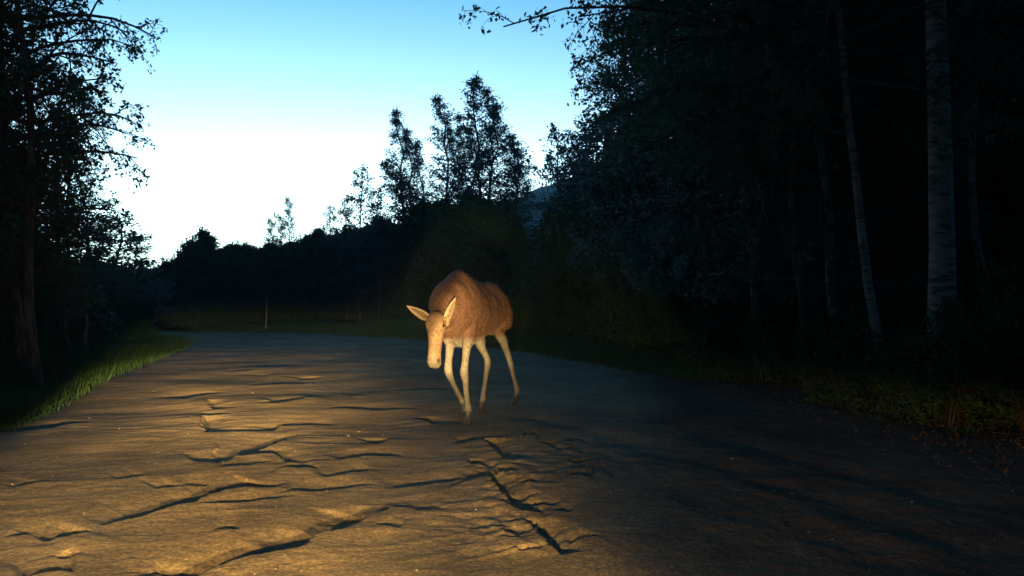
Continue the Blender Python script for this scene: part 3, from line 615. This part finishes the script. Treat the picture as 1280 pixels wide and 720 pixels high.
o = link('gravel', mesh('gravel', V_, (np.arange(n_)[:, None, None]*6+of[None]).reshape(-1, 3), M_stone, False)); props(o, kind='stuff')

# ------------------------------------------------------------------ the moose
HIP = np.array([-.30, 11.75]); SHO = np.array([-.70, 10.45]); fw = nrm((SHO-HIP)[None])[0]; FW = np.array([fw[0], fw[1], 0]); SW = np.array([-fw[1], fw[0], 0])  # SW: its left
BASE = np.array([-.5, 11.1, 0.0])
def loft(C, A, B, prof=None, sides=24, caps=True):
    """C (k,3) centres, A (k,3) half-width vectors, B (k,3) half-height vectors"""
    C, A, B = map(np.asarray, (C, A, B)); kk = len(C); kf = (kk-1)*5+1; t = np.linspace(0, kk-1, kf)
    def cr(X):
        o_ = []
        for v in t:
            i = min(int(v), kk-2); f = v-i; p0, p1, p2, p3 = X[max(i-1, 0)], X[i], X[i+1], X[min(i+2, kk-1)]
            o_.append(.5*((2*p1)+(-p0+p2)*f+(2*p0-5*p1+4*p2-p3)*f*f+(-p0+3*p1-3*p2+p3)*f**3))
        return np.array(o_)
    C, A, B = cr(C), cr(A), cr(B); th = np.arange(sides)/sides*2*np.pi; c, s = np.cos(th), np.sin(th)
    wm = np.ones(sides) if prof is None else prof(s)
    Vr = C[:, None]+A[:, None]*(c*wm)[None, :, None]+B[:, None]*s[None, :, None]; V = Vr.reshape(-1, 3); idx = np.arange(kf*sides).reshape(kf, sides)
    a_, b_ = idx[:-1], idx[1:]; Q = np.stack([a_, np.roll(a_, -1, 1), np.roll(b_, -1, 1), b_], -1).reshape(-1, 4)
    V = np.concatenate([V, C[:1], C[-1:]]); nV = len(V)
    t1 = np.stack([np.roll(idx[0], -1), idx[0], np.full(sides, nV-2)], 1); t2 = np.stack([idx[-1], np.roll(idx[-1], -1), np.full(sides, nV-1)], 1)
    return V, Q, np.concatenate([t1, t2])
shapes = []
def body_c(t, top, bot): return np.array([*(HIP+fw*t), (top+bot)/2])
st = [(-.36, 1.50, 1.28, .07), (-.29, 1.61, 1.16, .16), (-.16, 1.71, 1.05, .235), (.02, 1.765, 1.01, .27), (.28, 1.755, 1.03, .26), (.56, 1.765, .985, .27), (.84, 1.785, .95, .285),
      (1.06, 1.81, .90, .335), (1.24, 1.87, .89, .35), (1.40, 1.89, .90, .345), (1.56, 1.83, .94, .315), (1.74, 1.72, 1.02, .26), (1.88, 1.58, 1.10, .15)]
shapes.append(loft([body_c(t, a_, b_) for t, a_, b_, w_ in st], [SW*w_ for *_, w_ in st], [np.array([0, 0, (a_-b_)/2]) for t, a_, b_, w_ in st],
    lambda s: 1-.37*np.clip(s, 0, 1)**1.8-.18*np.clip(-s, 0, 1)**2))
# neck
HD = nrm(np.array([[-.16, -1, 0.]]))[0]; HS = np.array([-HD[1], HD[0], 0])
shapes.append(loft([(-.79, 10.32, 1.43), (-.845, 10.12, 1.42), (-.86, 9.96, 1.34), (-.905, 9.86, 1.27), (-.92, 9.80, 1.20)], [SW*.28, SW*.225, SW*.165, HS*.115, HS*.09],
    [np.array([0, .12, .37]), np.array([0, .12, .29]), np.array([0, .12, .19]), np.array([0, .10, .14]), np.array([0, .09, .1])]))
# head
P0 = np.array([-.925, 9.80, 1.345]); P1 = np.array([-.925, 9.55, .695]); hdv = nrm((P1-P0)[None])[0]; fn = nrm((HD-hdv*(HD@hdv))[None])[0]; HL = np.linalg.norm(P1-P0)
hs = [(0, .055, .05, 0), (.07, .088, .09, 0), (.17, .108, .115, 0), (.27, .114, .125, -.005), (.38, .094, .12, -.01), (.5, .083, .105, -.005), (.64, .075, .092, .0), (.77, .074, .087, .01), (.88, .079, .085, .012), (.96, .074, .07, .0), (1.01, .045, .038, -.015)]
shapes.append(loft([P0+hdv*HL*s+fn*o for s, a_, b_, o in hs], [HS*a_*1.1 for s, a_, b_, o in hs], [fn*b_ for s, a_, b_, o in hs], lambda s: 1-.12*np.clip(s, 0, 1)-.25*np.clip(-s, 0, 1)))
for sgn in (1, -1):   # brows and nostril swellings, jaw
    c = P0+hdv*HL*.25+HS*sgn*.082+fn*.055
    shapes.append(loft([c-hdv*.05, c, c+hdv*.055], [HS*.018, HS*.036, HS*.018], [fn*.02, fn*.042, fn*.02], sides=12))
    c = P0+hdv*HL*.90+HS*sgn*.048+fn*.052
    shapes.append(loft([c-hdv*.045, c, c+hdv*.04], [HS*.014, HS*.028, HS*.016], [fn*.014, fn*.028, fn*.02], sides=12))
c = P0+hdv*HL*.90-fn*.055; shapes.append(loft([c-hdv*.16, c-hdv*.05, c+hdv*.015], [HS*.04, HS*.045, HS*.03], [fn*.03, fn*.032, fn*.022], sides=12))
def limb(pts, sides=14):
    pts = [(np.array(p, float), r if isinstance(r, tuple) else (r, r)) for p, r in pts]
    shapes.append(loft([p for p, r in pts], [SW*r[0] for p, r in pts], [FW*r[1] for p, r in pts], sides=sides))
def PP(px, py, Y): return tuple(P(px, py, Y))
# shoulders and haunches as muscle masses
limb([((-.55, 10.42, 1.62), (.04, .07)), ((-.53, 10.36, 1.42), (.085, .17)), ((-.535, 10.28, 1.18), (.09, .15)), ((-.555, 10.22, 1.0), (.075, .10)), (PP(584, 430, 10.16), (.060, .068)), (PP(582, 448, 10.08), (.046, .052)), (PP(580.5, 461, 10.03), (.050, .055)), (PP(580.5, 468, 10.01), (.053, .057)), (PP(582, 477, 10.0), (.042, .044)), (PP(583, 490, 9.98), (.036, .040)), (PP(584.5, 503, 9.95), (.038, .042)), (PP(585.5, 512, 9.92), (.047, .050)), (PP(585, 519, 9.86), (.038, .042)), (PP(584.5, 523, 9.83), (.045, .055))])
limb([((-.90, 10.34, 1.60), (.04, .07)), ((-.905, 10.30, 1.42), (.08, .17)), ((-.87, 10.24, 1.18), (.09, .14)), ((-.83, 10.2, 1.02), (.075, .10)), (PP(562.5, 432, 10.12), (.058, .066)), (PP(561, 449, 10.03), (.048, .052)), (PP(560.5, 461, 9.98), (.052, .055)), (PP(562, 469, 10.02), (.050, .054)), (PP(566, 478, 10.14), (.038, .042)), (PP(570, 486, 10.27), (.035, .040)), (PP(574, 494, 10.40), (.040, .044)), (PP(577, 499, 10.47), (.036, .04)), (PP(578.5, 504, 10.46), (.036, .042))])
limb([((-.42, 11.85, 1.60), (.05, .10)), ((-.47, 11.78, 1.38), (.10, .22)), ((-.48, 11.55, 1.14), (.10, .18)), ((-.47, 11.36, .98), (.08, .115)), (PP(601.5, 434, 11.36), (.066, .08)), (PP(606.5, 443, 11.42), (.052, .066)), (PP(609, 449, 11.46), (.046, .066)), (PP(609.5, 456, 11.42), (.044, .06)), (PP(608, 466, 11.33), (.036, .045)), (PP(606, 480, 11.2), (.033, .038)), (PP(604, 492, 11.1), (.036, .04)), (PP(603.5, 498, 11.06), (.043, .046)), (PP(602, 505, 10.99), (.035, .04)), (PP(601, 510, 10.94), (.042, .052))])
limb([((-.16, 11.92, 1.60), (.05, .10)), ((-.12, 11.88, 1.38), (.10, .22)), ((-.12, 11.75, 1.16), (.10, .18)), (PP(623, 414, 11.66), (.085, .13)), (PP(628, 425, 11.8), (.066, .09)), (PP(632, 436, 11.98), (.052, .066)), (PP(636, 447, 12.12), (.046, .064)), (PP(638.5, 456, 12.12), (.042, .056)), (PP(641, 467, 12.06), (.035, .042)), (PP(644, 478, 12.0), (.034, .038)), (PP(646, 487, 11.96), (.043, .046)), (PP(645, 494, 11.88), (.036, .04)), (PP(644, 500, 11.8), (.042, .052))])
V_, F4, F3, o_ = [], [], [], 0
for v, q, t in shapes: V_.append(v); F4.append(q+o_); F3.append(t+o_); o_ += len(v)
me = mesh('moose_raw', np.concatenate(V_)-BASE, [np.concatenate(F4), np.concatenate(F3)])
tmp = link('moose_raw', me); rm = tmp.modifiers.new('r', 'REMESH'); rm.mode = 'VOXEL'; rm.voxel_size = 0.0115; rm.use_smooth_shade = True
sm = tmp.modifiers.new('s', 'SMOOTH'); sm.factor = .5; sm.iterations = 5
dg = bpy.context.evaluated_depsgraph_get(); bm_ = bpy.data.meshes.new_from_object(tmp.evaluated_get(dg)); bpy.data.objects.remove(tmp)
nv = len(bm_.vertices); co = np.zeros(nv*3, np.float32); bm_.vertices.foreach_get('co', co); co = co.reshape(-1, 3)+BASE
# coat colours
brown = np.array([.086, .043, .032]); dkb = np.array([.072, .035, .026]); legc = np.array([.175, .15, .142]); face = np.array([.175, .108, .072]); noz = np.array([.10, .078, .068])
def w_(x): return np.clip(x, 0, 1)[:, None]
z = co[:, 2]; nz_ = fbm(co[:, 0]*9+co[:, 1]*7, z*9, 4, 3)
col = np.tile(brown, (nv, 1)); col = col*(1-w_(sstep(1.3, 1.78, z+.10*nz_))*.75)+dkb*w_(sstep(1.3, 1.78, z+.10*nz_))*.75
hd_t = (co-P0)@hdv/HL; hdist = np.linalg.norm(co-(P0+np.clip(hd_t, 0, 1)[:, None]*hdv*HL), axis=1); hm = (hdist < .17) & (hd_t > -.12) & (((co-P0)@fn) > -.14)
axis_t = (co[:, :2]-HIP)@fw
lg = w_(sstep(1.06, .93, z+.03*nz_)*(~hm)*1.0); col = col*(1-lg)+legc*lg
hw = w_(hm*sstep(-.05, .15, hd_t)); col = col*(1-hw)+face*hw; nw = w_(hm*sstep(.80, .93, hd_t)); col = col*(1-nw)+noz*nw
col = col*(1+.22*nz_[:, None]); hz2 = w_(sstep(.13, .04, z)); col = col*(1-hz2*.5)
ca = bm_.color_attributes.new('tone', 'FLOAT_COLOR', 'POINT'); cc = np.ones((nv, 4), np.float32); cc[:, :3] = np.clip(col, .01, 1); ca.data.foreach_set('color', cc.ravel())
m, n, o2 = new_mat('moose_coat'); b = N(n, 'ShaderNodeBsdfPrincipled'); b.inputs['Roughness'].default_value = .75; b.inputs['Specular IOR Level'].default_value = .2
vc = N(n, 'ShaderNodeVertexColor', layer_name='tone'); tc = N(n, 'ShaderNodeTexCoord'); mp = N(n, 'ShaderNodeMapping'); mp.inputs['Scale'].default_value = (90, 90, 22); nz = N(n, 'ShaderNodeTexNoise'); nz.inputs['Scale'].default_value = 1; nz.inputs['Detail'].default_value = 4
n.links.new(tc.outputs['Object'], mp.inputs[0]); n.links.new(mp.outputs[0], nz.inputs[0]); r_ = ramp(n, [(.3, (.5, .5, .5)), (.7, (1.35, 1.35, 1.35))]); n.links.new(nz.outputs[0], r_.inputs[0])
mu = N(n, 'ShaderNodeMix', data_type='RGBA', blend_type='MULTIPLY'); mu.inputs[0].default_value = 1; n.links.new(vc.outputs[0], mu.inputs[6]); n.links.new(r_.outputs[0], mu.inputs[7]); n.links.new(mu.outputs[2], b.inputs['Base Color'])
bp = N(n, 'ShaderNodeBump'); bp.inputs['Strength'].default_value = .5; bp.inputs['Distance'].default_value = .01; n.links.new(nz.outputs[0], bp.inputs['Height']); n.links.new(bp.outputs[0], b.inputs['Normal']); n.links.new(b.outputs[0], o2.inputs[0]); M_coat = m
nr = np.zeros(nv*3, np.float32); bm_.vertices.foreach_get('normal', nr); nr = nr.reshape(-1, 3); up_ = sstep(.85, 1.15, co[:, 2])*(~hm)
dz = up_*(.022*fbm(axis_t*3.1+.5*co[:, 2], co[:, 2]*3.4, 61, 3)+.007*fbm(axis_t*16, co[:, 2]*7, 62, 3)+.010*fbm(axis_t*5, co[:, 2]*1.5+axis_t, 63, 2))
co2 = co-BASE+nr*dz[:, None]; bm_.vertices.foreach_set('co', co2.astype(np.float32).ravel()); bm_.update()
bm_.materials.clear(); bm_.materials.append(M_coat); bm_.name = 'moose_body'
moose = empty('moose', BASE); props(moose, 'brown moose with pale legs walking toward the car with lowered head', 'moose')
link('body', bm_, moose)
def solid(name, c, rough=.5, spec=.5):
    m, n, o3 = new_mat(name); b = N(n, 'ShaderNodeBsdfPrincipled'); b.inputs['Base Color'].default_value = (*c, 1); b.inputs['Roughness'].default_value = rough; b.inputs['Specular IOR Level'].default_value = spec
    n.links.new(b.outputs[0], o3.inputs[0]); return m
M_eye = solid('eye_dark', (.01, .008, .006), .1, .6); M_horn = solid('hoof_horn', (.035, .028, .025), .45); M_nos = solid('nostril_dark', (.02, .015, .013), .6)
def blob(name, C, A, B, mat, sides=14, cols=None):
    v, q, t = loft(C, A, B, sides=sides); return link(name, mesh(name, v-BASE, [q, t], mat, True, None if cols is None else np.tile(cols, (len(v), 1))), moose)
for sgn in (1, -1):
    c = P0+hdv*HL*.275+HS*sgn*.104+fn*.058; d = nrm((HS*sgn+fn*.6)[None])[0]
    blob('eye', [c-hdv*.022, c-hdv*.014, c, c+hdv*.014, c+hdv*.022], [d*.003, d*.017, d*.021, d*.017, d*.003], [np.cross(d, hdv)*q for q in (.003, .017, .021, .017, .003)], M_eye)
    c = P0+hdv*HL*.915+HS*sgn*.060+fn*.074; blob('nostril', [c-hdv*.022, c-hdv*.01, c+hdv*.012, c+hdv*.02], [HS*.003, HS*.012, HS*.012, HS*.003], [fn*.003, fn*.010, fn*.010, fn*.003], M_nos, 10)
    c = P0+hdv*HL*.12+HS*sgn*.09+fn*.03   # velvet antler buds
    e_ = HS*sgn*.055+fn*.02+hdv*.02; blob('antler_bud', [c, c+e_*.4, c+e_*.85, c+e_], [hdv*.02, hdv*.026, hdv*.026, hdv*.01], [fn*.02, fn*.024, fn*.024, fn*.01], M_coat, 12, (.17, .11, .075))
# ears: cupped leaf shapes with real thickness
def ear(base, tip, wide, nrm_):
    base, tip = np.array(base), np.array(tip); ax = tip-base; L = np.linalg.norm(ax); ax = ax/L; nn = nrm((nrm_-ax*(nrm_@ax))[None])[0]; sd = np.cross(ax, nn); ku, kv = 15, 13; V = []; Cc = []
    for lay in (0, 1):
        for i in range(ku):
            u = i/(ku-1); wv = wide*(np.sin(np.pi*min(1, .20+u*.80))**.75 if u < 1 else 0)*(1-.25*u); wv = max(wv, .004)
            for j in range(kv):
                s = (j/(kv-1)*2-1); cup = .5*(s*s-1)*wv*(1-.3*u)
                th = (.006+.010*(1-u))*(1-abs(s)**3)*lay
                V.append(base+ax*L*u+sd*s*wv+nn*(cup+.012*u)-nn*th); Cc.append((.13, .085, .065) if (lay == 0 and abs(s) < .45 and .12 < u < .8) else ((.27, .20, .16) if lay == 0 else (.14, .09, .06)))
    V = np.array(V); id0 = np.arange(ku*kv).reshape(ku, kv); id1 = id0+ku*kv
    def qd(a_): return np.stack([a_[:-1, :-1], a_[:-1, 1:], a_[1:, 1:], a_[1:, :-1]], -1).reshape(-1, 4)
    F = [qd(id0), qd(id1)[:, ::-1]]
    def rim(s0, s1): return np.stack([s0[:-1], s0[1:], s1[1:], s1[:-1]], 1)
    F += [rim(id0[:, 0], id1[:, 0]), rim(id0[:, -1], id1[:, -1]), rim(id0[0], id1[0]), rim(id0[-1], id1[-1])]
    o = link('ear', mesh('ear', V-BASE, [np.concatenate(F)], M_coat, True, np.array(Cc)), moose); return o
ear(PP(557, 401, 9.70), PP(570, 372, 9.62), .055, nrm(np.array([[-.35, -1, 0.1]]))[0])
ear(PP(537, 399, 9.78), PP(508.5, 382, 9.70), .062, nrm(np.array([[-.1, -1, -.1]]))[0])
# hooves: two toes and dewclaws each
def hoof(p, dirv, down=.0):
    p = np.array(p); d = nrm(np.array([dirv], float))[0]; sdv = np.cross(d, [0, 0, 1.]); upv = np.cross(sdv, d)
    for s in (1, -1):
        c = p+sdv*s*.024; v, q, t = loft([c-d*.035+upv*.045, c-d*.02+upv*.015, c+d*.03-upv*.008, c+d*.085-upv*.03], [sdv*.022, sdv*.025, sdv*.024, sdv*.006], [upv*.03, upv*.042, upv*.034, upv*.006], sides=12)
        Vs.append(v-BASE); Qs.append(q+off[0]); Ts.append(t+off[0]); off[0] += len(v)
        c = p-d*.05+upv*.085+sdv*s*.022; v, q, t = loft([c+upv*.02, c, c-upv*.025-d*.008], [sdv*.006, sdv*.012, sdv*.004], [d*.006, d*.012, d*.004], sides=8)
        Vs.append(v-BASE); Qs.append(q+off[0]); Ts.append(t+off[0]); off[0] += len(v)
for p, dv in [(PP(584.3, 524, 9.80), (-.15, -1, -.12)), (PP(579, 508, 10.46), (.1, -.45, -1)), (PP(601, 511.5, 10.92), (-.2, -1, -.1)), (PP(643.5, 502.5, 11.78), (-.3, -1, -.1))]:
    Vs, Qs, Ts, off = [], [], [], [0]
    p = np.array(p); gh = hgt(p[0], p[1])
    if dv[1] < -.9: p[2] = gh+.036
    hoof(p, dv); link('hoof', mesh('hoof', np.concatenate(Vs), [np.concatenate(Qs), np.concatenate(Ts)], M_horn), moose)
tb = np.array([*(HIP-fw*.36), 1.44]); blob('tail', [tb+FW*.06, tb-FW*.02-np.array([0, 0, .03]), tb-FW*.03-np.array([0, 0, .09]), tb-FW*.02-np.array([0, 0, .13])], [SW*.03, SW*.035, SW*.03, SW*.01], [FW*.02, FW*.022, FW*.02, FW*.01], M_coat, 10, (.16, .09, .06))
# short coat hair standing off the body
pl = len(bm_.polygons); ct = np.zeros(pl*3, np.float32); nn_ = np.zeros(pl*3, np.float32); bm_.polygons.foreach_get('center', ct); bm_.polygons.foreach_get('normal', nn_); ct = ct.reshape(-1, 3)+BASE; nn_ = nn_.reshape(-1, 3)
pk = rng.integers(0, pl, 42000); hp = ct[pk]; hn = nn_[pk]; keep = hp[:, 2] > .9; hp, hn = hp[keep], hn[keep]; onhead = (np.linalg.norm(hp-(P0+np.clip((hp-P0)@hdv/HL, 0, 1)[:, None]*hdv*HL), axis=1) < .17)
flow = -FW*.8+np.array([0, 0, -.55]); dr = nrm(hn*.35+flow+rng.normal(0, .18, hp.shape)); dr[onhead] = nrm(hn*.25+hdv*-.6+rng.normal(0, .15, hp.shape))[onhead]
ridge_ = sstep(1.55, 1.85, hp[:, 2]); L_ = (.028+.04*ridge_)*rng.uniform(.6, 1.3, len(hp))*np.where(onhead, .45, 1); sdv = nrm(np.cross(dr, hn))*.0022
V_ = np.stack([hp-sdv, hp+sdv, hp+dr*L_[:, None]], 1).reshape(-1, 3)-BASE
from_idx = np.zeros(pl, np.int32); ls = np.zeros(pl, np.int32); bm_.polygons.foreach_get('loop_start', ls); lv_ = np.zeros(len(bm_.loops), np.int32); bm_.loops.foreach_get('vertex_index', lv_)
hc = np.clip(col, .01, 1)[lv_[ls[pk]]][keep]*rng.uniform(.5, 1.5, (len(hp), 1))
o = link('hair', mesh('hair', V_, np.arange(len(hp)*3).reshape(-1, 3), M_coat, False, np.repeat(hc, 3, 0)), moose); o['kind'] = 'stuff'

# ------------------------------------------------------------------ thin evening haze over the whole place
hb = np.array([[x, y, z] for x in (-900, 1150) for y in (-90, 760) for z in (-12, 215)], float); hq = np.array([[0, 1, 3, 2], [4, 6, 7, 5], [0, 4, 5, 1], [2, 3, 7, 6], [0, 2, 6, 4], [1, 5, 7, 3]])
m, n, o4 = new_mat('evening_haze'); pv = N(n, 'ShaderNodeVolumePrincipled'); pv.inputs['Density'].default_value = HAZE = 0.0006; pv.inputs['Color'].default_value = (.62, .78, 1.0, 1); pv.inputs['Anisotropy'].default_value = 0.2
n.links.new(pv.outputs[0], o4.inputs['Volume'])
o = link('haze', mesh('haze', hb, hq, m, False)); props(o, kind='stuff')
